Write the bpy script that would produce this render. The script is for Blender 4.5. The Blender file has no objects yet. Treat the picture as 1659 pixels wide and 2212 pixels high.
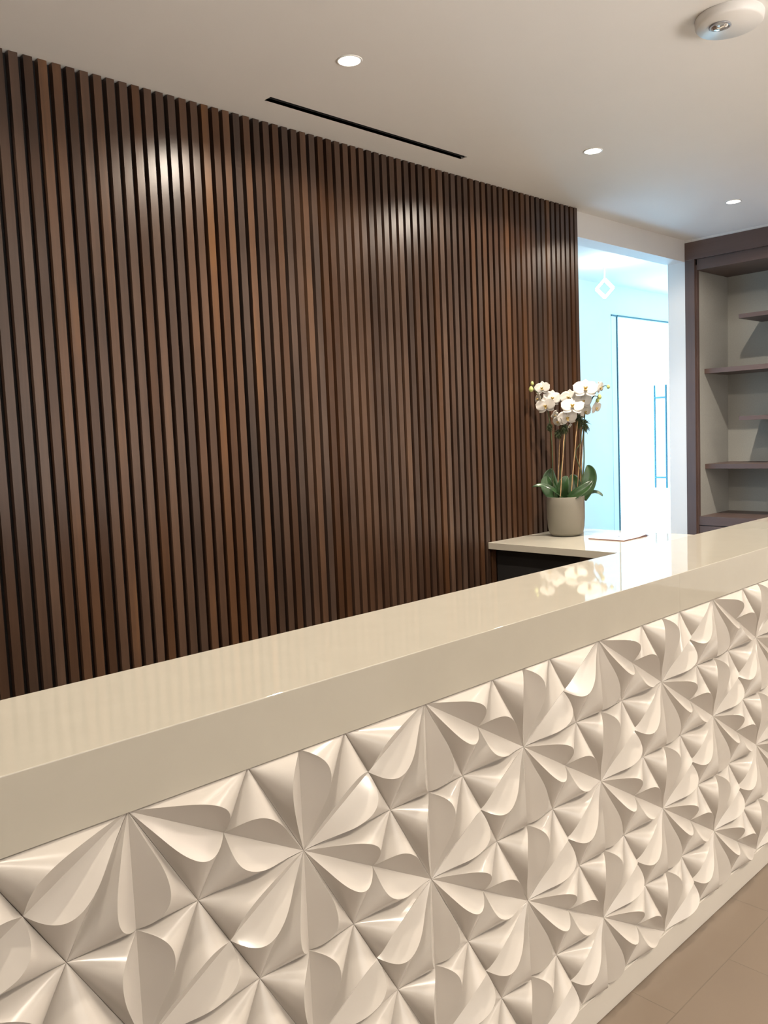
import bpy, bmesh, math, random
from mathutils import Vector, Matrix, Quaternion
random.seed(7)
sc = bpy.context.scene
C = sc.collection
PI = math.pi

# ------------------------------------------------------------------ camera
YAW, PITCH, ROLL, FPX = 0.760815976, -0.0902489428, -0.0422314016, 1806.596
CAMPOS = Vector((-0.51496, -1.0960, 1.48031))
fwd = Vector((math.sin(YAW) * math.cos(PITCH), math.cos(YAW) * math.cos(PITCH), math.sin(PITCH)))
rt = Vector((math.cos(YAW), -math.sin(YAW), 0))
up = rt.cross(fwd)
cr, sr = math.cos(ROLL), math.sin(ROLL)
rt2 = rt * cr + up * sr
up2 = up * cr - rt * sr
cd = bpy.data.cameras.new('camera')
cam = bpy.data.objects.new('camera', cd)
C.objects.link(cam)
m = Matrix((rt2, up2, -fwd)).transposed().to_4x4()
m.translation = CAMPOS
cam.matrix_world = m
cd.sensor_fit = 'HORIZONTAL'
cd.sensor_width = 36.0
cd.lens = 36.0 * FPX / 1659.0
cd.clip_start = 0.02
sc.camera = cam

# ------------------------------------------------------------------ light & exposure
sc.view_settings.view_transform = 'Standard'
sc.view_settings.look = 'None'
sc.view_settings.gamma = 1.0
sc.view_settings.use_curve_mapping = False
sc.view_settings.exposure = 0.0
W = bpy.data.worlds.new('sky')
sc.world = W
W.use_nodes = True
W.node_tree.nodes['Background'].inputs[0].default_value = (0.38, 0.72, 1.0, 1)
W.node_tree.nodes['Background'].inputs[1].default_value = 12.0

WARM = (1.0, 0.88, 0.735)
FILL = (1.0, 0.93, 0.86)
LAMP_CORE = 190.0
LAMP_SPILL = 42.0

def area(name, loc, rot, sx, sy, power, col, portal=False):
    l = bpy.data.lights.new(name, 'AREA')
    l.shape = 'RECTANGLE'; l.size = sx; l.size_y = sy
    l.energy = power; l.color = col
    if portal: l.cycles.is_portal = True
    o = bpy.data.objects.new(name, l); C.objects.link(o)
    o.location = loc; o.rotation_euler = rot
    return o

def spot(name, loc, power=1.0, parent=None, rad=0.022):
    """reflector downlight: a strong soft-edged core and a weak wide spill"""
    spot1(name, loc, LAMP_CORE * power, WARM, 112, 1.0, parent, rad)
    spot1(name + '_spill', loc, LAMP_SPILL * power, WARM, 161, 0.3, parent, rad)

def spot1(name, loc, power, col, ang, blend, parent, rad):
    l = bpy.data.lights.new(name, 'SPOT')
    l.energy = power; l.color = col; l.spot_size = math.radians(ang); l.spot_blend = blend
    l.shadow_soft_size = rad
    o = bpy.data.objects.new(name, l); C.objects.link(o)
    o.location = loc
    if parent: o.parent = parent
    return o

H = 3.06          # ceiling
# added fill lights behind the camera; the first is tilted up to brighten the ceiling
up_fill = area('ceiling_uplight_fill', (1.0, -4.7, 1.0), (PI / 2 + 0.52, 0, 0), 5.0, 1.2, 40.0, FILL)
up_fill.data.spread = math.radians(48)
area('frontal_fill', (2.6, -4.85, 1.5), (PI / 2, 0, 0), 5.0, 2.2, 80.0, FILL)  # added frontal fill for the beam, bookcase and counter front
# added cool fills at the corridor ends, standing in for unseen daylight
area('corridor_right_fill', (10.9, 3.3, 1.5), (PI / 2, 0, PI / 2), 1.3, 2.6, 26.0, (0.35, 0.74, 1.0))
area('corridor_left_fill', (3.2, 3.3, 1.5), (PI / 2, 0, -PI / 2), 1.3, 2.6, 20.0, (0.35, 0.72, 1.0))

spill_fill = area('opening_spill_fill', (5.2, 3.93, 1.25), (-PI / 2 - 0.35, 0, 0), 2.6, 2.1, 25.0, (0.36, 0.62, 1.0))  # added blue fill, unseen behind the slat wall, spills through the opening
spill_fill.data.spread = math.radians(130)

# ------------------------------------------------------------------ helpers
def link(name, verts, faces, mat=None, parent=None, smooth=False, loc=(0, 0, 0)):
    me = bpy.data.meshes.new(name)
    me.from_pydata([tuple(v) for v in verts], [], faces)
    me.update()
    if smooth:
        me.polygons.foreach_set('use_smooth', [True] * len(me.polygons))
    o = bpy.data.objects.new(name, me)
    C.objects.link(o)
    o.location = loc
    if mat: me.materials.append(mat)
    if parent: o.parent = parent
    return o

class MB:
    def __init__(self): self.v = []; self.f = []; self.s = []
    def add(self, v, f, smooth=False):
        n = len(self.v)
        self.v += [tuple(p) for p in v]
        self.f += [tuple(i + n for i in q) for q in f]
        self.s += [smooth] * len(f)
        return self
    def box(self, x0, x1, y0, y1, z0, z1, b=0.0):
        if b <= 0:
            v = [(x, y, z) for z in (z0, z1) for x, y in ((x0, y0), (x1, y0), (x1, y1), (x0, y1))]
            self.add(v, [(3, 2, 1, 0), (4, 5, 6, 7), (0, 1, 5, 4), (1, 2, 6, 5), (2, 3, 7, 6), (3, 0, 4, 7)])
        else:
            bm = bmesh.new()
            bmesh.ops.create_cube(bm, size=1.0)
            for q in bm.verts:
                q.co = Vector(((x0 + x1) / 2 + q.co.x * (x1 - x0), (y0 + y1) / 2 + q.co.y * (y1 - y0), (z0 + z1) / 2 + q.co.z * (z1 - z0)))
            bmesh.ops.bevel(bm, geom=list(bm.edges), offset=b, segments=3, profile=0.5, affect='EDGES')
            bm.verts.index_update()
            self.add([tuple(q.co) for q in bm.verts], [tuple(q.index for q in f.verts) for f in bm.faces])
            bm.free()
        return self
    def tube(self, pts, r, n=8, caps=True):
        pts = [Vector(p) for p in pts]
        if not isinstance(r, (list, tuple)): r = [r] * len(pts)
        rings = []
        prev = None
        for i, p in enumerate(pts):
            d = (pts[min(i + 1, len(pts) - 1)] - pts[max(i - 1, 0)]).normalized()
            if prev is None:
                a = d.orthogonal().normalized()
            else:
                a = (prev - d * prev.dot(d)).normalized()
            prev = a
            b = d.cross(a)
            rings.append([p + (a * math.cos(2 * PI * k / n) + b * math.sin(2 * PI * k / n)) * r[i] for k in range(n)])
        v = [q for rg in rings for q in rg]
        f = []
        for i in range(len(pts) - 1):
            for k in range(n):
                k2 = (k + 1) % n
                f.append((i * n + k, i * n + k2, (i + 1) * n + k2, (i + 1) * n + k))
        self.add(v, f, True)
        if caps:
            self.add(rings[0], [tuple(reversed(range(n)))]); self.add(rings[-1], [tuple(range(n))])
        return self
    def lathe(self, prof, c=(0, 0, 0), n=48, smooth=True):
        v = []; f = []
        for r, z in prof:
            for k in range(n):
                a = 2 * PI * k / n
                v.append((c[0] + r * math.cos(a), c[1] + r * math.sin(a), c[2] + z))
        for i in range(len(prof) - 1):
            for k in range(n):
                k2 = (k + 1) % n
                f.append((i * n + k, i * n + k2, (i + 1) * n + k2, (i + 1) * n + k))
        self.add(v, f, smooth)
        return self
    def build(self, name, mat=None, parent=None, loc=(0, 0, 0)):
        o = link(name, self.v, self.f, mat, parent, False, loc)
        o.data.polygons.foreach_set('use_smooth', self.s)
        return o

def tag(o, label, cat, group=None):
    o['label'] = label; o['category'] = cat
    if group: o['group'] = group
    return o
def thing(name, loc, label, cat, group=None):
    o = bpy.data.objects.new(name, None); C.objects.link(o)
    o.location = loc; o.empty_display_size = 0.1
    return tag(o, label, cat, group)
def struct(o):
    o['kind'] = 'structure'; return o
def smooth_path(pts, k=6):
    P = [Vector(p) for p in pts]
    out = []
    for i in range(len(P) - 1):
        p0 = P[max(i - 1, 0)]; p1 = P[i]; p2 = P[i + 1]; p3 = P[min(i + 2, len(P) - 1)]
        for j in range(k):
            t = j / k
            out.append(0.5 * ((2 * p1) + (p2 - p0) * t + (2 * p0 - 5 * p1 + 4 * p2 - p3) * t * t + (3 * p1 - p0 - 3 * p2 + p3) * t ** 3))
    out.append(P[-1])
    return out

# ------------------------------------------------------------------ materials
def srgb(r, g, b):
    f = lambda c: (c / 12.92) if c <= 0.04045 else ((c + 0.055) / 1.055) ** 2.4
    return (f(r / 255), f(g / 255), f(b / 255), 1)
def mat(name, col, rough=0.5, metal=0.0, noise=0.0, nscale=8.0, ior=1.5, coat=0.0, trans=0.0, sss=0.0, bump=0.0, bscale=60.0, spec=0.5):
    M = bpy.data.materials.new(name); M.use_nodes = True
    nt = M.node_tree; b = nt.nodes['Principled BSDF']
    if len(col) == 3: col = (*col, 1)
    b.inputs['Base Color'].default_value = col
    b.inputs['Roughness'].default_value = rough
    b.inputs['Metallic'].default_value = metal
    b.inputs['IOR'].default_value = ior
    b.inputs['Coat Weight'].default_value = coat
    b.inputs['Transmission Weight'].default_value = trans
    b.inputs['Specular IOR Level'].default_value = spec
    if sss:
        b.inputs['Subsurface Weight'].default_value = sss
        b.inputs['Subsurface Radius'].default_value = (0.02, 0.018, 0.012)
        b.inputs['Subsurface Scale'].default_value = 0.5
    if noise or bump:
        tc = nt.nodes.new('ShaderNodeTexCoord')
        if noise:
            n = nt.nodes.new('ShaderNodeTexNoise'); n.inputs['Scale'].default_value = nscale; n.inputs['Detail'].default_value = 4
            nt.links.new(tc.outputs['Object'], n.inputs['Vector'])
            r = nt.nodes.new('ShaderNodeValToRGB')
            r.color_ramp.elements[0].position = 0.3; r.color_ramp.elements[1].position = 0.7
            r.color_ramp.elements[0].color = tuple(c * (1 - noise) for c in col[:3]) + (1,)
            r.color_ramp.elements[1].color = tuple(min(1, c * (1 + noise)) for c in col[:3]) + (1,)
            nt.links.new(n.outputs['Fac'], r.inputs['Fac']); nt.links.new(r.outputs['Color'], b.inputs['Base Color'])
        if bump:
            n2 = nt.nodes.new('ShaderNodeTexNoise'); n2.inputs['Scale'].default_value = bscale; n2.inputs['Detail'].default_value = 3
            nt.links.new(tc.outputs['Object'], n2.inputs['Vector'])
            bp = nt.nodes.new('ShaderNodeBump'); bp.inputs['Strength'].default_value = bump; bp.inputs['Distance'].default_value = 0.002
            nt.links.new(n2.outputs['Fac'], bp.inputs['Height']); nt.links.new(bp.outputs['Normal'], b.inputs['Normal'])
    return M

def wood(name, cols, pitch=None, x0=0.0, axis='Z', rough=0.42, scale=22.0, spread=0.5, spec=0.5):
    """walnut: streaks run along an axis; with a pitch every slat gets its own tint"""
    M = bpy.data.materials.new(name); M.use_nodes = True
    nt = M.node_tree; L = nt.links; N = nt.nodes
    b = N['Principled BSDF']; b.inputs['Roughness'].default_value = rough
    b.inputs['Specular IOR Level'].default_value = spec
    tc = N.new('ShaderNodeTexCoord')
    sep = N.new('ShaderNodeSeparateXYZ'); L.new(tc.outputs['Object'], sep.inputs[0])
    def math_(op, a, c=None):
        q = N.new('ShaderNodeMath'); q.operation = op
        for i, s in enumerate((a, c)):
            if s is None: continue
            if isinstance(s, (int, float)): q.inputs[i].default_value = s
            else: L.new(s, q.inputs[i])
        return q.outputs[0]
    if pitch:
        idx = math_('FLOOR', math_('DIVIDE', math_('SUBTRACT', sep.outputs['X'], x0), pitch))
    else:
        v = N.new('ShaderNodeValue'); v.outputs[0].default_value = 3.0; idx = v.outputs[0]
    wn = N.new('ShaderNodeTexWhiteNoise'); wn.noise_dimensions = '1D'; L.new(idx, wn.inputs['W'])
    st = {'Z': (1, 1, 0.035), 'Y': (1, 0.05, 1), 'X': (0.05, 1, 1)}[axis]
    comb = N.new('ShaderNodeCombineXYZ')
    off = math_('MULTIPLY', idx, 7.31)
    L.new(math_('MULTIPLY', sep.outputs['X'], st[0]), comb.inputs[0])
    L.new(math_('ADD', math_('MULTIPLY', sep.outputs['Y'], st[1]), off), comb.inputs[1])
    L.new(math_('ADD', math_('MULTIPLY', sep.outputs['Z'], st[2]), math_('MULTIPLY', wn.outputs['Value'], 9.0)), comb.inputs[2])
    n1 = N.new('ShaderNodeTexNoise'); n1.inputs['Scale'].default_value = scale; n1.inputs['Detail'].default_value = 6; n1.inputs['Roughness'].default_value = 0.6; n1.inputs['Distortion'].default_value = 0.8
    L.new(comb.outputs[0], n1.inputs['Vector'])
    n2 = N.new('ShaderNodeTexNoise'); n2.inputs['Scale'].default_value = scale * 6; n2.inputs['Detail'].default_value = 4
    L.new(comb.outputs[0], n2.inputs['Vector'])
    n3 = N.new('ShaderNodeTexNoise'); n3.inputs['Scale'].default_value = 1.6; n3.inputs['Detail'].default_value = 2
    c3 = N.new('ShaderNodeCombineXYZ'); L.new(sep.outputs['Z'], c3.inputs[0]); L.new(off, c3.inputs[1])
    L.new(c3.outputs[0], n3.inputs['Vector'])
    f = math_('ADD', math_('MULTIPLY', wn.outputs['Value'], spread), math_('ADD', math_('MULTIPLY', n1.outputs['Fac'], 0.45), math_('MULTIPLY', n3.outputs['Fac'], 0.5)))
    f = math_('SUBTRACT', f, spread * 0.5 - 0.02)
    f = math_('ADD', f, math_('MULTIPLY', math_('SUBTRACT', n2.outputs['Fac'], 0.5), 0.12))
    cramp = N.new('ShaderNodeValToRGB')
    e = cramp.color_ramp.elements
    e[0].position = 0.15; e[0].color = cols[0]
    e[1].position = 0.9; e[1].color = cols[-1]
    for k, cc in enumerate(cols[1:-1]):
        q = e.new(0.15 + 0.75 * (k + 1) / (len(cols) - 1)); q.color = cc
    L.new(f, cramp.inputs['Fac'])
    # a hue drift between red-brown and grey-brown slats
    hs = N.new('ShaderNodeHueSaturation'); L.new(cramp.outputs['Color'], hs.inputs['Color'])
    sepc = N.new('ShaderNodeSeparateColor'); L.new(wn.outputs['Color'], sepc.inputs[0])
    L.new(math_('ADD', math_('MULTIPLY', sepc.outputs[1], 0.40), 0.80), hs.inputs['Saturation'])
    L.new(hs.outputs['Color'], b.inputs['Base Color'])
    bp = N.new('ShaderNodeBump'); bp.inputs['Strength'].default_value = 0.12; bp.inputs['Distance'].default_value = 0.001
    L.new(n2.outputs['Fac'], bp.inputs['Height']); L.new(bp.outputs['Normal'], b.inputs['Normal'])
    return M

def emis(name, col, s):
    M = bpy.data.materials.new(name); M.use_nodes = True
    nt = M.node_tree; nt.nodes.clear()
    e = nt.nodes.new('ShaderNodeEmission'); o = nt.nodes.new('ShaderNodeOutputMaterial')
    e.inputs[0].default_value = (*col, 1); e.inputs[1].default_value = s
    nt.links.new(e.outputs[0], o.inputs[0])
    return M

def glassmat(name, tint=(0.95, 1, 0.99)):
    M = bpy.data.materials.new(name); M.use_nodes = True
    nt = M.node_tree; nt.nodes.clear()
    o = nt.nodes.new('ShaderNodeOutputMaterial'); mx = nt.nodes.new('ShaderNodeMixShader')
    t = nt.nodes.new('ShaderNodeBsdfTransparent'); g = nt.nodes.new('ShaderNodeBsdfGlossy'); fr = nt.nodes.new('ShaderNodeMath')
    lw = nt.nodes.new('ShaderNodeLayerWeight'); lw.inputs[0].default_value = 0.5
    pw = nt.nodes.new('ShaderNodeMath'); pw.operation = 'POWER'; pw.inputs[1].default_value = 12.0
    nt.links.new(lw.outputs['Facing'], pw.inputs[0]); nt.links.new(pw.outputs[0], fr.inputs[0])
    fr.operation = 'MULTIPLY_ADD'; fr.inputs[1].default_value = 0.92; fr.inputs[2].default_value = 0.04
    t.inputs[0].default_value = (*tint, 1); g.inputs['Roughness'].default_value = 0.01
    nt.links.new(fr.outputs[0], mx.inputs[0]); nt.links.new(t.outputs[0], mx.inputs[1]); nt.links.new(g.outputs[0], mx.inputs[2])
    nt.links.new(mx.outputs[0], o.inputs[0])
    return M

def floormat():
    M = bpy.data.materials.new('floor_tile'); M.use_nodes = True
    nt = M.node_tree; b = nt.nodes['Principled BSDF']; b.inputs['Roughness'].default_value = 0.38
    tc = nt.nodes.new('ShaderNodeTexCoord'); mp = nt.nodes.new('ShaderNodeMapping')
    # joints of the running bond: long joint at Y = -0.130, cross joints at X = 1.347 and 1.650
    mp.inputs['Location'].default_value = (-1.347 + 0.602 * 10 - 0.301, 0.130 + 0.304 * 30, 0)
    nt.links.new(tc.outputs['Object'], mp.inputs['Vector'])
    br = nt.nodes.new('ShaderNodeTexBrick')
    br.offset = 0.5; br.squash = 1.0
    br.inputs['Scale'].default_value = 1.0
    br.inputs['Brick Width'].default_value = 0.602; br.inputs['Row Height'].default_value = 0.304
    br.inputs['Mortar Size'].default_value = 0.0016; br.inputs['Mortar Smooth'].default_value = 0.2
    br.inputs['Color1'].default_value = (0.155, 0.120, 0.090, 1); br.inputs['Color2'].default_value = (0.163, 0.126, 0.094, 1)
    br.inputs['Mortar'].default_value = (0.12, 0.095, 0.07, 1)
    nt.links.new(mp.outputs[0], br.inputs['Vector'])
    n = nt.nodes.new('ShaderNodeTexNoise'); n.inputs['Scale'].default_value = 3; n.inputs['Detail'].default_value = 6
    nt.links.new(tc.outputs['Object'], n.inputs['Vector'])
    hs = nt.nodes.new('ShaderNodeHueSaturation')
    ma = nt.nodes.new('ShaderNodeMapRange'); ma.inputs[3].default_value = 0.93; ma.inputs[4].default_value = 1.07
    nt.links.new(n.outputs['Fac'], ma.inputs[0]); nt.links.new(ma.outputs[0], hs.inputs['Value'])
    nt.links.new(br.outputs['Color'], hs.inputs['Color']); nt.links.new(hs.outputs['Color'], b.inputs['Base Color'])
    bp = nt.nodes.new('ShaderNodeBump'); bp.inputs['Strength'].default_value = 0.3; bp.inputs['Distance'].default_value = 0.002; bp.invert = True
    nt.links.new(br.outputs['Fac'], bp.inputs['Height']); nt.links.new(bp.outputs['Normal'], b.inputs['Normal'])
    return M

M_wall = mat('painted_plaster', (0.78, 0.775, 0.77), 0.7, noise=0.012, nscale=3, bump=0.05, bscale=200)
M_ceil = mat('ceiling_paint', (0.86, 0.845, 0.825), 0.8, noise=0.01, nscale=2)
M_floor = floormat()
M_slat = wood('walnut_slats', [(0.029, 0.0155, 0.010, 1), (0.050, 0.0265, 0.0165, 1), (0.084, 0.044, 0.0255, 1), (0.16, 0.080, 0.036, 1)], pitch=0.0582, x0=0.8376, spread=0.36, rough=0.31, spec=0.42)
M_black = mat('black_backing', (0.006, 0.005, 0.005), 0.8, noise=0.1)
M_walnut = wood('walnut_veneer', [(0.060, 0.040, 0.036, 1), (0.095, 0.062, 0.055, 1), (0.150, 0.098, 0.082, 1)], axis='Z', rough=0.4, spread=0.3)
M_walnut_y = wood('walnut_veneer_cross', [(0.060, 0.040, 0.036, 1), (0.095, 0.062, 0.055, 1), (0.150, 0.098, 0.082, 1)], axis='Y', rough=0.4, spread=0.3)
M_dark = wood('dark_cabinet_veneer', [(0.020, 0.012, 0.010, 1), (0.035, 0.020, 0.016, 1), (0.05, 0.03, 0.022, 1)], axis='Z', rough=0.5)
M_quartz_lit = mat('lamp_lightened_white_quartz', (0.50, 0.475, 0.405), 0.03, noise=0.015, nscale=14, ior=1.6)  # same stone as the counter, lightened: lamp brightness put into the colour
M_quartz = mat('polished_white_quartz', (0.42, 0.395, 0.335), 0.03, noise=0.015, nscale=14, ior=1.6)
M_relief = mat('glazed_white_relief_tile', (0.52, 0.485, 0.443), 0.22, noise=0.01, nscale=5)
M_grout = mat('grout', (0.16, 0.13, 0.10), 0.9, noise=0.05)
M_skirt = mat('satin_white_toe_panel', (0.52, 0.49, 0.44), 0.3, noise=0.01)
M_lining = mat('linen_cabinet_lining', (0.34, 0.34, 0.315), 0.85, noise=0.04, nscale=90, bump=0.2, bscale=300)
M_steel = mat('brushed_steel', (0.045, 0.11, 0.15), 0.5, 0.2, noise=0.04, nscale=30)
M_white = mat('white_enamel', (0.80, 0.79, 0.77), 0.4, noise=0.01)
M_chan = mat('dark_aluminium_channel', (0.10, 0.16, 0.18), 0.4, 0.6, noise=0.04)
M_lamp = emis('lamp_lens', (1.0, 0.92, 0.78), 26.0)
M_pend = emis('pendant_tube', (0.95, 1.0, 1.0), 9.0)
M_glass = glassmat('clear_glass')
M_lens = mat('clear_plastic_lens', (0.9, 0.93, 0.95), 0.05, trans=0.9, noise=0.01)

# ------------------------------------------------------------------ the room
XE = 6.569        # end wall
YB = 2.42         # back wall face
fl = MB().box(-4, 11.2, -5, 4.15, -0.08, 0.0); struct(fl.build('floor', M_floor))
cl = MB()
VX0, VX1, VY0, VY1 = 1.935, 3.326, 2.118, 2.166
cl.box(-4, 11.2, -5, VY0, H, H + 0.08); cl.box(-4, 11.2, VY1, 4.15, H, H + 0.08)
cl.box(-4, VX0, VY0, VY1, H, H + 0.08); cl.box(VX1, 11.2, VY0, VY1, H, H + 0.08)
struct(cl.build('ceiling', M_ceil))
wb = MB().box(-4, 4.815, YB, 2.58, 0, H).box(4.815, XE, YB, 2.58, 2.877, H).box(XE, 11.2, 2.36, 2.58, 0, H)
struct(wb.build('wall_back', M_wall))
struct(MB().box(7.26, 7.36, -5, 2.36, 0, H).box(XE, 7.26, -5, -0.06, 0, H).build('wall_right', M_wall))
struct(MB().box(-4.1, -4, -5, 2.58, 0, H).build('wall_left', M_wall))
wf = MB().box(-4.1, -1.0, -5.1, -5, 0, H).box(4.2, 7.36, -5.1, -5, 0, H).box(-1.0, 4.2, -5.1, -5, 2.75, H).box(-1.0, 4.2, -5.1, -5, 0, 0.25)
struct(wf.build('wall_front', M_wall))
w1 = MB()
for x in (-1.0, 0.3, 1.6, 2.9, 4.15): w1.box(x, x + 0.05, -5.08, -5.02, 0.25, 2.75)
w1.box(-1, 4.2, -5.08, -5.02, 0.25, 0.30).box(-1, 4.2, -5.08, -5.02, 2.70, 2.75)
wfr = struct(w1.build('window_1', M_white))
gp = MB().box(-1, 4.2, -5.055, -5.045, 0.25, 2.75).build('pane', mat('frosted_pane', (0.7, 0.75, 0.78), 0.6, noise=0.01), wfr)
# corridor behind the opening
YD = 4.0
DX0, DX1, DZ = 7.98, 9.95, 2.735
wc = MB().box(3.0, DX0, YD, 4.15, 0, H).box(DX1, 11.2, YD, 4.15, 0, H).box(DX0, DX1, YD, 4.15, DZ, H)
struct(wc.build('wall_corridor', M_wall))
struct(MB().box(2.9, 3.0, 2.58, 4.15, 0, H).build('wall_corridor_left', M_wall))
struct(MB().box(11.1, 11.2, 2.58, 4.15, 0, H).build('wall_corridor_right', M_wall))
d = MB().box(DX0, DX0 + 0.10, YD - 0.004, 4.12, 0, DZ)
door = struct(d.build('door_1', M_white))
MB().box(DX0, DX1, YD - 0.012, YD + 0.03, DZ - 0.018, DZ).box(DX0 + 0.112, DX0 + 0.126, YD - 0.012, YD + 0.03, 0, DZ).build('channel', M_chan, door)
MB().box(DX0 + 0.126, DX1, YD + 0.004, YD + 0.016, 0.01, DZ - 0.018).build('glass_pane', M_glass, door)
for yy in (YD - 0.065, YD + 0.085):
    MB().tube([(9.10, yy, 0.70), (9.10, yy, 1.965)], 0.013, 14).build('door_handle', M_steel, door)
for zz in (0.83, 1.81):
    MB().tube([(9.10, YD - 0.065, zz), (9.10, YD + 0.085, zz)], 0.013, 12).build('handle_post', M_steel, door)
area('door_portal', (9.0, YD + 0.10, 1.36), (PI / 2, 0, PI), 1.8, 2.7, 1.0, (1, 1, 1), portal=True)

# ------------------------------------------------------------------ slat wall
sw = thing('slat_wall_panel', (2.0, YB, 0), 'wall cladding of dark walnut vertical slats over black backing, behind the white counter', 'wall panel')
s = MB()
P = 0.0582
k = -30
while k <= 67:
    gx = 0.8376 + k * P
    s.box(gx + 0.011 - 2.0, gx + P - 0.011 - 2.0, 2.374 - YB, 2.408 - YB, 0.0, H - 0.002)
    k += 1
s.box(4.802 - 2.0, 4.838 - 2.0, 2.374 - YB, -0.002, 0.0, H - 0.002)
wsl = s.build('wood_slats', M_slat, sw)
MB().box(-0.92 - 2.0, 4.802 - 2.0, 2.408 - YB, -0.001, 0, H - 0.002).build('backing', M_black, sw)
for v in wsl.data.vertices: v.co.x += 2.0
wsl.location.x = -2.0

# ------------------------------------------------------------------ reception counter with relief tiles
S = 0.205
HR = math.sqrt(3) / 2
Z0 = 0.9645
CX0, CX1 = -1.62, 4.65
ct = thing('reception_counter', (1.5, 0.17, 0), 'long white reception counter faced with white petal relief tiles under a glossy top', 'counter')
def cbox(mb): # world -> local of the counter
    mb.v = [(x - 1.5, y - 0.17, z) for x, y, z in mb.v]; return mb
RIM = [(0, 0, 0), (.06, .022, .012), (.12, .046, .028), (.20, .078, .052), (.28, .110, .080), (.36, .142, .110), (.43, .167, .133), (.50, .186, .150),
       (.57, .197, .161), (.63, .199, .165), (.69, .190, .160), (.74, .168, .147), (.78, .137, .125), (.812, .100, .096), (.837, .060, .062), (.855, .025, .027), (HR, 0, 0)]
rim = [tuple(p) for p in smooth_path(RIM, 3)]
def tri_tile(mb, F, V1, V2):
    """one triangular tile: a V-grooved petal from corner F to the middle of the far edge, raised rim, drape from rim to corners"""
    F = Vector(F); M = (Vector(V1) + Vector(V2)) / 2
    cen = (F + Vector(V1) + Vector(V2)) / 3
    ax = (M - F).normalized()
    sgn0 = Vector((-ax.y, ax.x))
    shr = 0.9955
    def W(a, b, hh):
        p = F + ax * a + sgn0 * b
        p = cen + (p - cen) * shr
        return (p.x * S, -hh * S, Z0 + p.y * S)
    n = len(rim); G = 5; K = 9
    for sd in (1, -1):
        # groove
        v = []; f = []
        for (a, w, hh) in rim:
            for j in range(G + 1):
                t = j / G
                v.append(W(a, sd * w * t, max(hh, 0) * t))
        for i in range(n - 1):
            for j in range(G):
                q = (i * (G + 1) + j, (i + 1) * (G + 1) + j, (i + 1) * (G + 1) + j + 1, i * (G + 1) + j + 1)
                f.append(q if sd > 0 else q[::-1])
        mb.add(v, f, True)
        # drape between the rim and the corner
        v = []; f = []
        ca, cb = HR, 0.5 * sd
        for (a, w, hh) in rim:
            for j in range(1, K + 1):
                t = j / K
                g = t ** 1.12
                v.append(W(ca + (a - ca) * t, cb + (sd * w - cb) * t, max(hh, 0) * g))
        apex = len(v)
        for i in range(n): v.append(W(ca, cb, 0))
        for i in range(n - 1):
            q = (apex + i, i * K, (i + 1) * K)
            f.append(q if sd > 0 else q[::-1])
            for j in range(K - 1):
                q = (i * K + j, i * K + j + 1, (i + 1) * K + j + 1, (i + 1) * K + j)
                f.append(q if sd > 0 else q[::-1])
        mb.add(v, f, True)
    # thin sides of the tile
    c = [W(0, 0, 0), W(HR, .5, 0), W(HR, -.5, 0)]
    b = [(x, y + 0.010, z) for x, y, z in c]
    mb.add(c + b, [(0, 1, 4, 3), (1, 2, 5, 4), (2, 0, 3, 5)])
def isF(x, r):
    o = 1.5 if r % 2 else 0.0
    q = (x - o) / 3.0
    return abs(q - round(q)) < 1e-3
tl = MB()
for r in range(5):
    zt, zb = -r * HR, -(r + 1) * HR
    for i in range(-9, 24):
        xt = i - (0.5 if r % 2 else 0)
        for tri in ([(xt, zt, r), (xt + .5, zb, r + 1), (xt + 1, zt, r)], [(xt, zt, r), (xt - .5, zb, r + 1), (xt + .5, zb, r + 1)]):
            if min(p[0] for p in tri) * S < CX0 - 0.001 or max(p[0] for p in tri) * S > CX1 + 0.001: continue
            kk = [isF(p[0], p[2]) for p in tri].index(True)
            q = [tri[(kk + m_) % 3][:2] for m_ in range(3)]
            tri_tile(tl, q[0], q[1], q[2])
tiles = cbox(tl).build('relief_tiling', M_relief, ct)
cbox(MB().box(CX0, CX1, 0.010, 0.30, 0.077, Z0 - 0.001)).build('counter_body', M_grout, ct)
cbox(MB().box(CX0, CX1, -0.006, 0.30, 0.001, 0.0762, 0.0015)).build('toe_panel', M_skirt, ct)
cbox(MB().box(CX1 + 0.001, CX1 + 0.014, -0.004, 0.334, 0.001, Z0 - 0.0005)).build('end_panel', M_skirt, ct)
def slab(x0, x1, y0, y1, z0, z1, r=0.0016):
    """stone slab: only its long edges are eased"""
    pr = [(y0, z0), (y1, z0), (y1, z1 - r)]
    for i in range(1, 4): pr.append((y1 - r + r * math.cos(i * PI / 6), z1 - r + r * math.sin(i * PI / 6)))
    for i in range(0, 4): pr.append((y0 + r - r * math.sin(i * PI / 6), z1 - r + r * math.cos(i * PI / 6)))
    mb = MB(); n = len(pr)
    mb.add([(x, y, z) for x in (x0, x1) for y, z in pr], [(i, n + i, n + (i + 1) % n, (i + 1) % n) for i in range(n)] + [tuple(reversed(range(n, 2 * n))), tuple(range(n))])
    return mb
cbox(slab(CX0 - 0.02, 1.634, -0.006, 0.336, Z0 + 0.0005, 1.071)).build('countertop', M_quartz, ct)
cbox(slab(1.6343, CX1 + 0.02, -0.006, 0.336, Z0 + 0.0005, 1.071)).build('countertop', M_quartz, ct)

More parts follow.
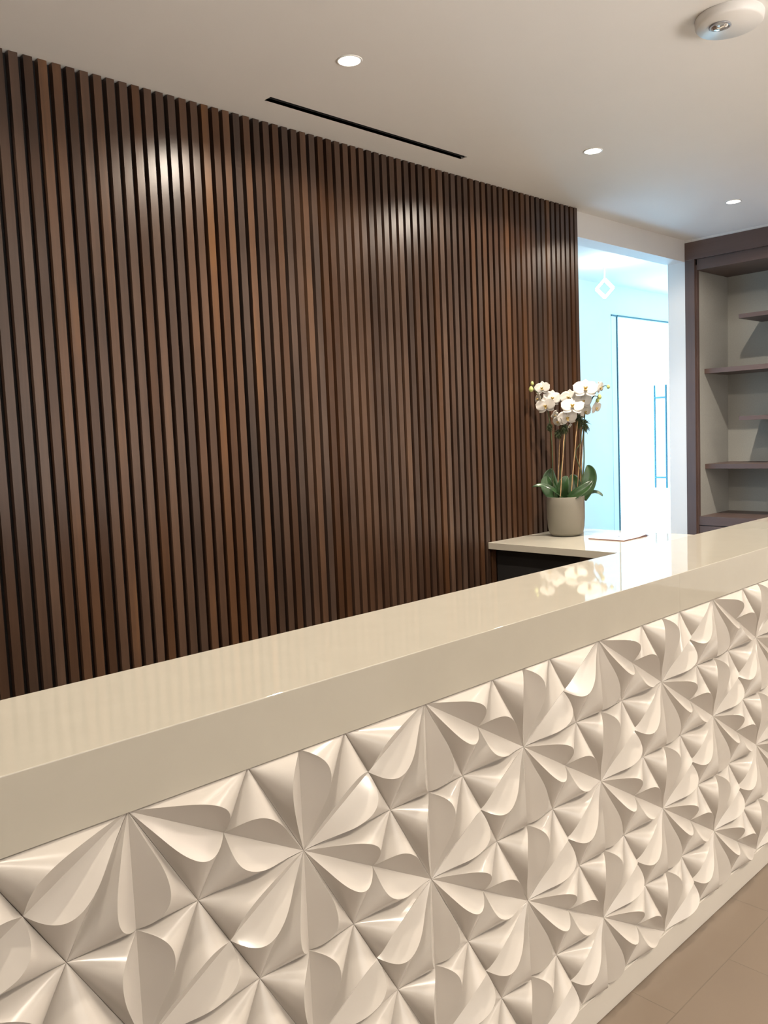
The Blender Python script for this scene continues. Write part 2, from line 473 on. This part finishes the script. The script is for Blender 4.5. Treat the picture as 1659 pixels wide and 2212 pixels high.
# ------------------------------------------------------------------ side desk behind the counter
dk = thing('side_desk', (4.18, 1.35, 0), 'lower white-topped desk standing against the slat wall at the far end of the counter', 'desk')
def dbox(mb):
    mb.v = [(x - 4.18, y - 1.35, z) for x, y, z in mb.v]; return mb
dbox(MB().box(3.715, 4.65, 0.345, 2.372, 0.717, 0.760, 0.0015)).build('desktop', M_quartz_lit, dk)
dbox(MB().box(3.80, 3.83, 1.72, 2.370, 0.0, 0.716)).build('side_panel', M_black, dk)
dbox(MB().box(3.775, 4.60, 0.36, 1.715, 0.0, 0.716)).build('cabinet', M_dark, dk)
dbox(MB().box(4.60, 4.625, 1.72, 2.370, 0.0, 0.716)).build('side_panel', M_dark, dk)

# ------------------------------------------------------------------ bookcase in the end wall
bk = thing('bookcase', (6.9, 1.15, 0), 'tall built-in walnut bookcase with pale lining and empty shelves, right of the opening', 'bookcase')
def kbox(name, x0, x1, y0, y1, z0, z1, mt, b=0.001):
    mb = MB().box(x0, x1, y0, y1, z0, z1, b)
    if mt in (M_walnut, M_walnut_y, M_lining):
        o = mb.build(name, mt, bk); o.location = (-6.9, -1.15, 0)
    return o
YR, YL = -0.05, 2.355
kbox('stile', XE, XE + 0.025, 2.335, YL, 0, 2.886, M_walnut)
kbox('stile', XE, XE + 0.025, YR, YR + 0.085, 0, 2.886, M_walnut)
# the left stile reaches over the wall end
bk.children[0].name = 'stile'
o = kbox('stile', XE - 0.002, XE, 2.335, 2.42, 0, 2.886, M_walnut, 0.0005)
kbox('inner_return', XE + 0.026, 6.635, 2.325, 2.355, 0, 2.84, M_walnut)
kbox('inner_return', XE + 0.026, 6.635, YR, YR + 0.07, 0, 2.84, M_walnut)
kbox('crown_board', XE - 0.004, XE + 0.03, YR, 2.42, 2.887, 3.036, M_walnut_y, 0.001)
kbox('top_rail', XE + 0.026, XE + 0.055, YR + 0.07, 2.325, 2.795, 2.886, M_walnut_y)
kbox('top_panel', XE + 0.056, 7.20, YR + 0.07, 2.325, 2.795, 2.82, M_walnut_y)
kbox('side_lining', 6.636, 7.20, 2.325, 2.355, 0.60, 2.794, M_lining)
kbox('side_lining', 6.636, 7.20, YR + 0.04, YR + 0.07, 0.60, 2.794, M_lining)
kbox('back_lining', 7.20, 7.225, YR + 0.02, 2.355, 0.60, 2.82, M_lining)
for z in (1.092, 1.932):
    kbox('shelf', 6.722, 7.199, 0.9, 2.324, z - 0.021, z + 0.021, M_walnut_y)
for z in (1.506, 2.372):
    kbox('shelf', 6.722, 7.199, 0.25, 2.02, z - 0.018, z + 0.018, M_walnut_y)
kbox('bottom_board', 6.60, 7.199, YR + 0.07, 2.324, 0.577, 0.655, M_walnut_y)
for a, b_ in ((1.60, 2.322), (0.80, 1.596), (YR + 0.072, 0.796)):
    kbox('drawer_front', 6.60, 6.622, a, b_, 0.10, 0.570, M_walnut_y)
kbox('base', 6.63, 7.199, YR + 0.07, 2.324, 0.0, 0.574, M_walnut)
struct(MB().box(XE + 0.004, XE + 0.05, YR, 2.36, 3.037, H - 0.0015).build('trim_1', M_wall))

# ------------------------------------------------------------------ ceiling fittings
def downlight(x, y, label, group):
    t = thing('recessed_downlight', (x, y, H), label, 'ceiling light', group)
    MB().lathe([(0.046, 0.0), (0.0465, -0.003), (0.053, -0.0035), (0.0555, -0.001), (0.0555, 0.0)], n=40).build('trim_ring', M_white, t)
    MB().lathe([(0.0, -0.0015), (0.046, -0.0015), (0.046, 0.0)], n=40).build('lamp_lens', M_lamp, t)
    spot('spot_lamp', (0, 0, -0.02), 1.15, parent=t)
    return t
G1 = 'lit recessed downlights in the ceiling'
downlight(1.974, 1.613, 'round lit ceiling downlight nearest the black slot vent', G1)
downlight(3.840, 1.613, 'round lit ceiling downlight between the slot vent and the bookcase, middle of three', G1)
downlight(5.657, 1.595, 'round lit ceiling downlight nearest the walnut bookcase', G1)
# unseen downlights on the same grid, without fittings; lobby row added as front fill
spot('desk_row_lamp', (0.108, 1.613, H - 0.03))
for x, k_ in ((0.108, 0.30), (1.974, 0.62), (3.84, 0.42), (5.657, 0.4)):
    spot('counter_row_lamp', (x, -0.25, H - 0.03), k_)
for x, k_ in ((0.108, 1.35), (1.974, 1.7), (3.84, 1.0), (5.657, 1.6)):
    spot('lobby_row_fill', (x, -2.11, H - 0.03), k_)

vt = thing('slot_vent', (2.63, 2.142, H), 'long narrow black slot air vent in the ceiling beside the slat wall', 'vent')
vb = MB()
vx0, vx1, vy0, vy1 = VX0 - 2.63, VX1 - 2.63, VY0 - 2.142, VY1 - 2.142
vb.add([(vx0, vy0, 0), (vx1, vy0, 0), (vx1, vy1, 0), (vx0, vy1, 0), (vx0, vy0, .06), (vx1, vy0, .06), (vx1, vy1, .06), (vx0, vy1, .06)],
       [(0, 1, 5, 4), (1, 2, 6, 5), (2, 3, 7, 6), (3, 0, 4, 7), (4, 5, 6, 7)])
vb.build('vent_box', M_black, vt)
MB().box(vx0 + .001, vx1 - .001, -0.003, 0.003, 0.004, 0.03).build('divider', M_black, vt)

dt = thing('ceiling_sensor', (2.885, 0.40, H), 'round white ceiling fitting with a small clear lens, at the upper right', 'sensor')
MB().lathe([(0.125, 0), (0.128, -0.006), (0.125, -0.030), (0.118, -0.038), (0.0, -0.040)], n=64).build('housing', M_white, dt)
MB().lathe([(0.040, -0.0395), (0.042, -0.044), (0.034, -0.046), (0.032, -0.041)], (-0.035, 0.02, 0), n=40).build('lens_ring', mat('grey_plastic', (0.35, 0.35, 0.37), 0.3, noise=0.02), dt)
MB().lathe([(0.032, -0.041), (0.026, -0.050), (0.012, -0.055), (0.0, -0.056)], (-0.035, 0.02, 0), n=32).build('lens', M_lens, dt)

# corridor pendant: a small diamond-shaped lantern on a rod
pd = thing('pendant_lantern', (6.72, 3.3, H), 'small glowing diamond-shaped pendant hanging in the bright corridor', 'pendant lamp')
dv = Vector((0.78, 0.62, 0)).normalized(); sx = Vector((dv.y, -dv.x, 0))
zc = -0.255
pts = [Vector((0, 0, zc + 0.085)), sx * 0.078 + Vector((0, 0, zc)), Vector((0, 0, zc - 0.085)), -sx * 0.078 + Vector((0, 0, zc))]
fr = MB()
for i in range(4): fr.tube([pts[i], pts[(i + 1) % 4]], 0.012, 10)
for i in range(4): fr.tube([pts[i] + dv * 0.05, pts[(i + 1) % 4] + dv * 0.05], 0.012, 10)
fr.build('light_frame', M_pend, pd)
MB().tube([pts[0] + dv * 0.025, Vector((0.02, 0.015, 0))], 0.005, 8).build('rod', M_white, pd)
MB().lathe([(0.0, -0.012), (0.04, -0.012), (0.045, 0)], (0.02, 0.015, 0), n=24).build('canopy', M_white, pd)
pl = bpy.data.lights.new('pendant_glow', 'POINT'); pl.energy = 9; pl.color = (0.85, 0.95, 1); pl.shadow_soft_size = 0.03
plo = bpy.data.objects.new('pendant_glow', pl); C.objects.link(plo); plo.parent = pd; plo.location = (0.02, 0.015, -0.13)

# ------------------------------------------------------------------ folder on the desk
fo = thing('paper_folder', (4.315, 1.77, 0.7605), 'thin pale pink folder with a small dark mark, right of the orchid', 'folder')
M_pink = mat('pale_pink_card', (0.62, 0.48, 0.44), 0.5, noise=0.02)
M_edge = mat('dark_rose_card_edge', (0.30, 0.15, 0.13), 0.6, noise=0.05)
def sheet(name, z0, z1, lift, mt, inset=0.0):
    v = []; f = []; nx, ny = 12, 10
    for lay in (0, 1):
        for i in range(nx + 1):
            for j in range(ny + 1):
                u, w = i / nx, j / ny
                x = -0.158 + inset + u * (0.316 - 2 * inset); y = -0.128 + inset + w * (0.256 - 2 * inset)
                z = (z1 if lay else z0) + lift * max(0, u - 0.45) ** 2 * (1 - w) * 2.2
                v.append((x, y, z))
    n1 = (nx + 1) * (ny + 1)
    q = lambda i, j, l: l * n1 + i * (ny + 1) + j
    for i in range(nx):
        for j in range(ny):
            f.append((q(i, j, 1), q(i + 1, j, 1), q(i + 1, j + 1, 1), q(i, j + 1, 1)))
            f.append((q(i, j + 1, 0), q(i + 1, j + 1, 0), q(i + 1, j, 0), q(i, j, 0)))
    for i in range(nx):
        f.append((q(i, 0, 0), q(i + 1, 0, 0), q(i + 1, 0, 1), q(i, 0, 1))); f.append((q(i + 1, ny, 0), q(i, ny, 0), q(i, ny, 1), q(i + 1, ny, 1)))
    for j in range(ny):
        f.append((q(0, j + 1, 0), q(0, j, 0), q(0, j, 1), q(0, j + 1, 1))); f.append((q(nx, j, 0), q(nx, j + 1, 0), q(nx, j + 1, 1), q(nx, j, 1)))
    return link(name, v, f, mt, fo)
sheet('back_cover', 0.0002, 0.002, 0.0, M_edge)
sheet('inner_sheet', 0.0022, 0.0042, 0.006, M_edge, 0.001)
fc = sheet('front_cover', 0.0046, 0.0062, 0.022, M_pink)
mk = MB()
for a in (0.0, 1.1):
    mk.box(-0.018 + a * 0.01, 0.016 + a * 0.01, -0.004 + a * 0.006, 0.0 + a * 0.006, 0.0064, 0.0068)
mk.build('emblem', M_chan, fo)

# ------------------------------------------------------------------ potted orchid
oc = thing('potted_orchid', (4.262, 2.138, 0.7605), 'white moth orchid in a round grey-beige pot standing on the desk', 'potted plant')
M_pot = mat('matt_grey_ceramic', (0.20, 0.185, 0.15), 0.5, noise=0.02, nscale=10)
M_soil = mat('bark_and_moss', (0.05, 0.045, 0.02), 0.9, noise=0.5, nscale=60, bump=0.8)
M_leaf = mat('orchid_leaf', (0.020, 0.055, 0.016), 0.32, noise=0.35, nscale=14, coat=0.3)
M_stake = mat('bamboo_stake', (0.38, 0.24, 0.12), 0.6, noise=0.2, nscale=40)
M_stem = mat('orchid_stem', (0.045, 0.06, 0.022), 0.5, noise=0.25, nscale=30)
M_petal = mat('white_petal', (0.55, 0.52, 0.48), 0.5, noise=0.03, nscale=30, sss=0.15)
M_lip = mat('orchid_lip', (0.50, 0.36, 0.12), 0.5, noise=0.3, nscale=90)
M_bud = mat('orchid_bud', (0.42, 0.46, 0.16), 0.5, noise=0.15, nscale=50)
M_moss = mat('green_moss', (0.035, 0.05, 0.018), 0.9, noise=0.4, nscale=80)
MB().lathe([(0.0, 0.0), (0.085, 0.0), (0.100, 0.005), (0.113, 0.022), (0.1215, 0.06), (0.126, 0.12), (0.127, 0.20), (0.125, 0.262), (0.1235, 0.2655), (0.121, 0.262), (0.121, 0.235)], n=64).build('pot', M_pot, oc)
sm = MB(); pr = [(0.0, 0.248)] + [(0.1208 * i / 6, 0.25 - 0.003 * (i % 2)) for i in range(1, 7)]
sm.lathe(pr[::-1], n=40).build('growing_medium', M_soil, oc)

LEAVES = [
 ((-0.024, 0.052, 0.245), (-0.020, 0.112, 0.358), (0.003, 0.102, 0.451), 0.088, (-0.8, -0.6, 0.2)),
 ((-0.030, 0.045, 0.245), (-0.050, 0.105, 0.330), (-0.030, 0.125, 0.405), 0.080, (-0.8, -0.5, 0.4)),
 ((-0.044, -0.009, 0.250), (-0.133, 0.054, 0.333), (-0.200, 0.126, 0.338), 0.044, (-0.3, -0.5, 1)),
 ((-0.031, -0.007, 0.250), (-0.048, -0.018, 0.339), (-0.024, -0.036, 0.402), 0.066, (-0.9, -0.5, 0.1)),
 ((0.049, -0.02, 0.245), (0.083, -0.016, 0.335), (0.081, 0.005, 0.407), 0.075, (-0.8, -0.6, 0.2)),
 ((0.075, -0.075, 0.245), (0.124, -0.112, 0.379), (0.123, -0.092, 0.467), 0.080, (-0.8, -0.6, 0.1)),
 ((-0.041, -0.047, 0.250), (-0.005, -0.135, 0.304), (0.058, -0.176, 0.367), 0.062, (-0.7, -0.3, 0.6)),
 ((0.080, -0.070, 0.252), (0.147, -0.128, 0.281), (0.172, -0.181, 0.255), 0.036, (-0.4, -0.3, 1)),
 ((0.100, -0.058, 0.250), (0.16, -0.095, 0.337), (0.186, -0.115, 0.361), 0.045, (-0.4, -0.6, 0.6))]
for a, b, c, w, nn in LEAVES:
    a, b, c = Vector(a), Vector(b), Vector(c)
    b = b * 2 - (a + c) / 2      # control point so that the blade passes through the middle
    v = []; f = []; n = 22; mth = 8
    nn = Vector(nn)
    for i in range(n + 1):
        t = i / n
        p = a * (1 - t) ** 2 + b * 2 * t * (1 - t) + c * t * t
        d = ((b - a) * (1 - t) + (c - b) * t).normalized()
        sd = d.cross(nn).normalized(); nr = sd.cross(d).normalized()
        ww = w * 0.6 * (math.sin(PI * min(1, t * 0.80 + 0.20)) ** 0.55 if t < 0.999 else 0.02)
        for j in range(mth + 1):
            q = -1 + 2 * j / mth
            v.append(p + sd * ww * q + nr * (ww * 0.38 * (abs(q) ** 1.3)))
    for i in range(n):
        for j in range(mth):
            q = i * (mth + 1) + j
            f.append((q, q + 1, q + mth + 2, q + mth + 1))
    lf = link('leaf', v, f, M_leaf, oc, True)
    md = lf.modifiers.new('thickness', 'SOLIDIFY'); md.thickness = 0.0022; md.offset = 0

STAKES = [((-0.022, -0.021, 0.72), (-0.078, -0.01, 0.246)), ((0.025, -0.091, 0.77), (-0.031, -0.061, 0.246)), ((0.009, 0.04, 0.66), (0.011, 0.074, 0.246)),
          ((0.082, -0.086, 0.73), (0.075, -0.039, 0.246)), ((0.114, -0.079, 0.73), (0.108, -0.041, 0.246))]
for a, b in STAKES:
    a, b = Vector(a), Vector(b)
    MB().tube([b + (a - b) * (i / 10) + Vector((0.0012 * math.sin(i * 2.1), 0.0012 * math.cos(i * 1.7), 0)) for i in range(11)], [0.0036 if i % 4 else 0.0042 for i in range(11)], 8).build('stake', M_stake, oc)
STEMS = [
 [(-0.118, 0.174, 0.994), (-0.102, 0.152, 0.984), (-0.081, 0.12, 0.938), (-0.061, 0.09, 0.869), (-0.054, 0.08, 0.801), (-0.047, 0.07, 0.688), (-0.045, 0.066, 0.553), (-0.045, 0.067, 0.383), (-0.04, 0.06, 0.248)],
 [(-0.044, 0.011, 0.798), (-0.025, -0.016, 0.763), (-0.021, -0.022, 0.696), (-0.029, -0.01, 0.551), (-0.042, 0.008, 0.412), (-0.047, 0.015, 0.248)],
 [(0.024, -0.054, 0.827), (0.04, -0.078, 0.77), (0.051, -0.093, 0.714), (0.053, -0.096, 0.63), (0.032, -0.065, 0.548), (0.058, -0.095, 0.395), (0.032, -0.065, 0.248)],
 [(0.189, -0.226, 0.983), (0.177, -0.208, 0.992), (0.152, -0.172, 0.97), (0.131, -0.14, 0.916), (0.109, -0.107, 0.868), (0.102, -0.097, 0.791), (0.097, -0.09, 0.657), (0.097, -0.088, 0.488), (0.085, -0.07, 0.248)],
 [(0.146, -0.181, 0.922), (0.128, -0.154, 0.926), (0.116, -0.136, 0.889)],
 [(0.026, -0.038, 0.925), (0.032, -0.047, 0.872), (0.049, -0.073, 0.793), (0.054, -0.08, 0.714)]]
for st in STEMS:
    pp = smooth_path(st, 6)
    MB().tube(pp, [0.0026 + 0.0022 * i / len(pp) for i in range(len(pp))], 8).build('flower_stem', M_stem, oc)
VIEW = Vector((-0.829, -0.56, 0.0))       # the plant's sunny side faces the lobby
SIDE = Vector((0.56, -0.829, 0.0))
FLOWERS = [
 ((-0.06, 0.124, 0.994), 0.098, -15, 12, 5), ((-0.015, 0.080, 0.925), 0.112, 14, 8, -10), ((-0.081, 0.085, 0.876), 0.118, -10, -5, 8),
 ((-0.093, 0.134, 0.925), 0.075, -62, 0, 20), ((-0.042, 0.044, 0.812), 0.075, 60, -20, -25), ((-0.044, 0.012, 0.768), 0.085, -48, -20, 12),
 ((-0.029, -0.047, 0.790), 0.120, 12, -12, 10), ((-0.017, -0.082, 0.862), 0.138, 0, 32, -4), ((0.035, -0.022, 0.922), 0.115, -22, 14, 0),
 ((0.068, -0.104, 0.893), 0.120, 20, 2, 8), ((0.048, -0.142, 0.972), 0.148, 2, 30, -3), ((0.149, -0.188, 0.979), 0.085, 58, 0, 20),
 ((0.118, -0.175, 0.846), 0.085, 48, -12, 15), ((0.100, -0.100, 0.825), 0.095, 30, -10, 30), ((0.019, -0.027, 0.732), 0.05, 70, -35, 10)]
def petal(mb, L, Wd, ang, tilt, rot, cup, tipp=0.8, off=0.0):
    n, m_ = 10, 8
    v = []; f = []
    for i in range(n + 1):
        t = i / n
        w = Wd / 2 * (math.sin(PI * (t * 0.86 + 0.10)) ** tipp if i < n else 0.12)
        if i == 0: w = Wd * 0.08
        for j in range(m_ + 1):
            q = -1 + 2 * j / m_
            x = q * w; y = t * L * (1 - 0.06 * q * q)
            z = cup * (t ** 1.6) * L - 0.10 * w * abs(q) ** 1.5 * (1 - t) + 0.05 * w * math.sin(5 * q + 7 * t)
            z += t * L * math.tan(tilt)
            p = Vector((x, y, z + off))
            p = Matrix.Rotation(ang, 3, 'Z') @ p
            v.append(rot @ p)
    for i in range(n):
        for j in range(m_):
            q = i * (m_ + 1) + j
            f.append((q, q + 1, q + m_ + 2, q + m_ + 1))
    mb.add(v, f, True)
for (c, dmt, yaw, tilt, roll) in FLOWERS:
    # local frame: Z = the way the flower looks, Y = up
    zz = (VIEW * math.cos(math.radians(yaw)) + SIDE * math.sin(math.radians(yaw)))
    zz = (zz * math.cos(math.radians(tilt)) + Vector((0, 0, 1)) * math.sin(math.radians(tilt))).normalized()
    xx = Vector((0, 0, 1)).cross(zz).normalized(); yy = zz.cross(xx)
    rot = Matrix((xx, yy, zz)).transposed() @ Matrix.Rotation(math.radians(roll), 3, 'Z')
    R_ = dmt / 2 * 1.13
    mb = MB()
    for a, l, w in ((0, .98, .74), (126, .94, .66), (-126, .94, .66)):
        petal(mb, R_ * l, R_ * w, math.radians(a), -0.06, rot, 0.05, 0.75, -0.002)
    for a in (72, -72):
        petal(mb, R_ * 1.04, R_ * 1.20, math.radians(a), 0.05, rot, 0.02, 0.55, 0.0015)
    fo_ = mb.build('flower', M_petal, oc, loc=c)
    md = fo_.modifiers.new('thickness', 'SOLIDIFY'); md.thickness = 0.0009; md.offset = 0
    lp = MB()
    petal(lp, R_ * .27, R_ * .22, math.radians(180), 0.55, rot, 0.35, 0.6, 0.002)
    petal(lp, R_ * .18, R_ * .18, math.radians(65), 0.9, rot, 0.25, 0.6, 0.003)
    petal(lp, R_ * .18, R_ * .18, math.radians(-65), 0.9, rot, 0.25, 0.6, 0.003)
    lp.tube([rot @ Vector((0, 0.0, 0.0)), rot @ Vector((0, R_ * .06, R_ * .15)), rot @ Vector((0, R_ * .02, R_ * .26))], [R_ * .06, R_ * .07, R_ * .035], 8)
    lo = lp.build('flower_lip', M_lip, fo_)
    md = lo.modifiers.new('thickness', 'SOLIDIFY'); md.thickness = 0.0009; md.offset = 0
for (c, r) in [((-0.113, 0.167, 1.033), 0.0115), ((-0.126, 0.168, 0.994), 0.016), ((0.189, -0.228, 0.985), 0.012), ((0.146, -0.186, 0.921), 0.015), ((0.136, -0.177, 0.897), 0.013)]:
    b = MB(); pr = [(r * math.sin(PI * i / 10) * (0.85 if i > 5 else 1), -r * 1.25 * math.cos(PI * i / 10)) for i in range(11)]
    b.lathe(pr, (0, 0, 0), 16).build('bud', M_bud, oc, loc=c)
MB().tube([(-0.113, 0.167, 1.022), (-0.105, 0.156, 0.995), (-0.100, 0.150, 0.982)], 0.002, 6).build('flower_stem', M_stem, oc)
for (c, r) in [((-0.053, 0.078, 0.742), 0.022), ((-0.036, 0.018, 0.695), 0.026), ((-0.022, -0.021, 0.729), 0.030), ((0.04, -0.095, 0.783), 0.034), ((0.101, -0.096, 0.746), 0.036)]:
    b = MB()
    for i in range(150):
        th = random.uniform(0, 2 * PI); zc_ = random.uniform(-1, 1)
        d = Vector((math.sqrt(1 - zc_ * zc_) * math.cos(th), math.sqrt(1 - zc_ * zc_) * math.sin(th), zc_ * 1.4))
        p0 = d * r * random.uniform(0.0, 0.5); p1 = d * r * random.uniform(0.7, 1.15) + Vector((random.uniform(-.3, .3), random.uniform(-.3, .3), -0.5)) * r
        b.tube([p0, (p0 + p1) / 2 + Vector((0, 0, r * 0.12)), p1], [0.0022, 0.0018, 0.0006], 4, False)
    b.build('moss_tuft', M_moss, oc, loc=c)
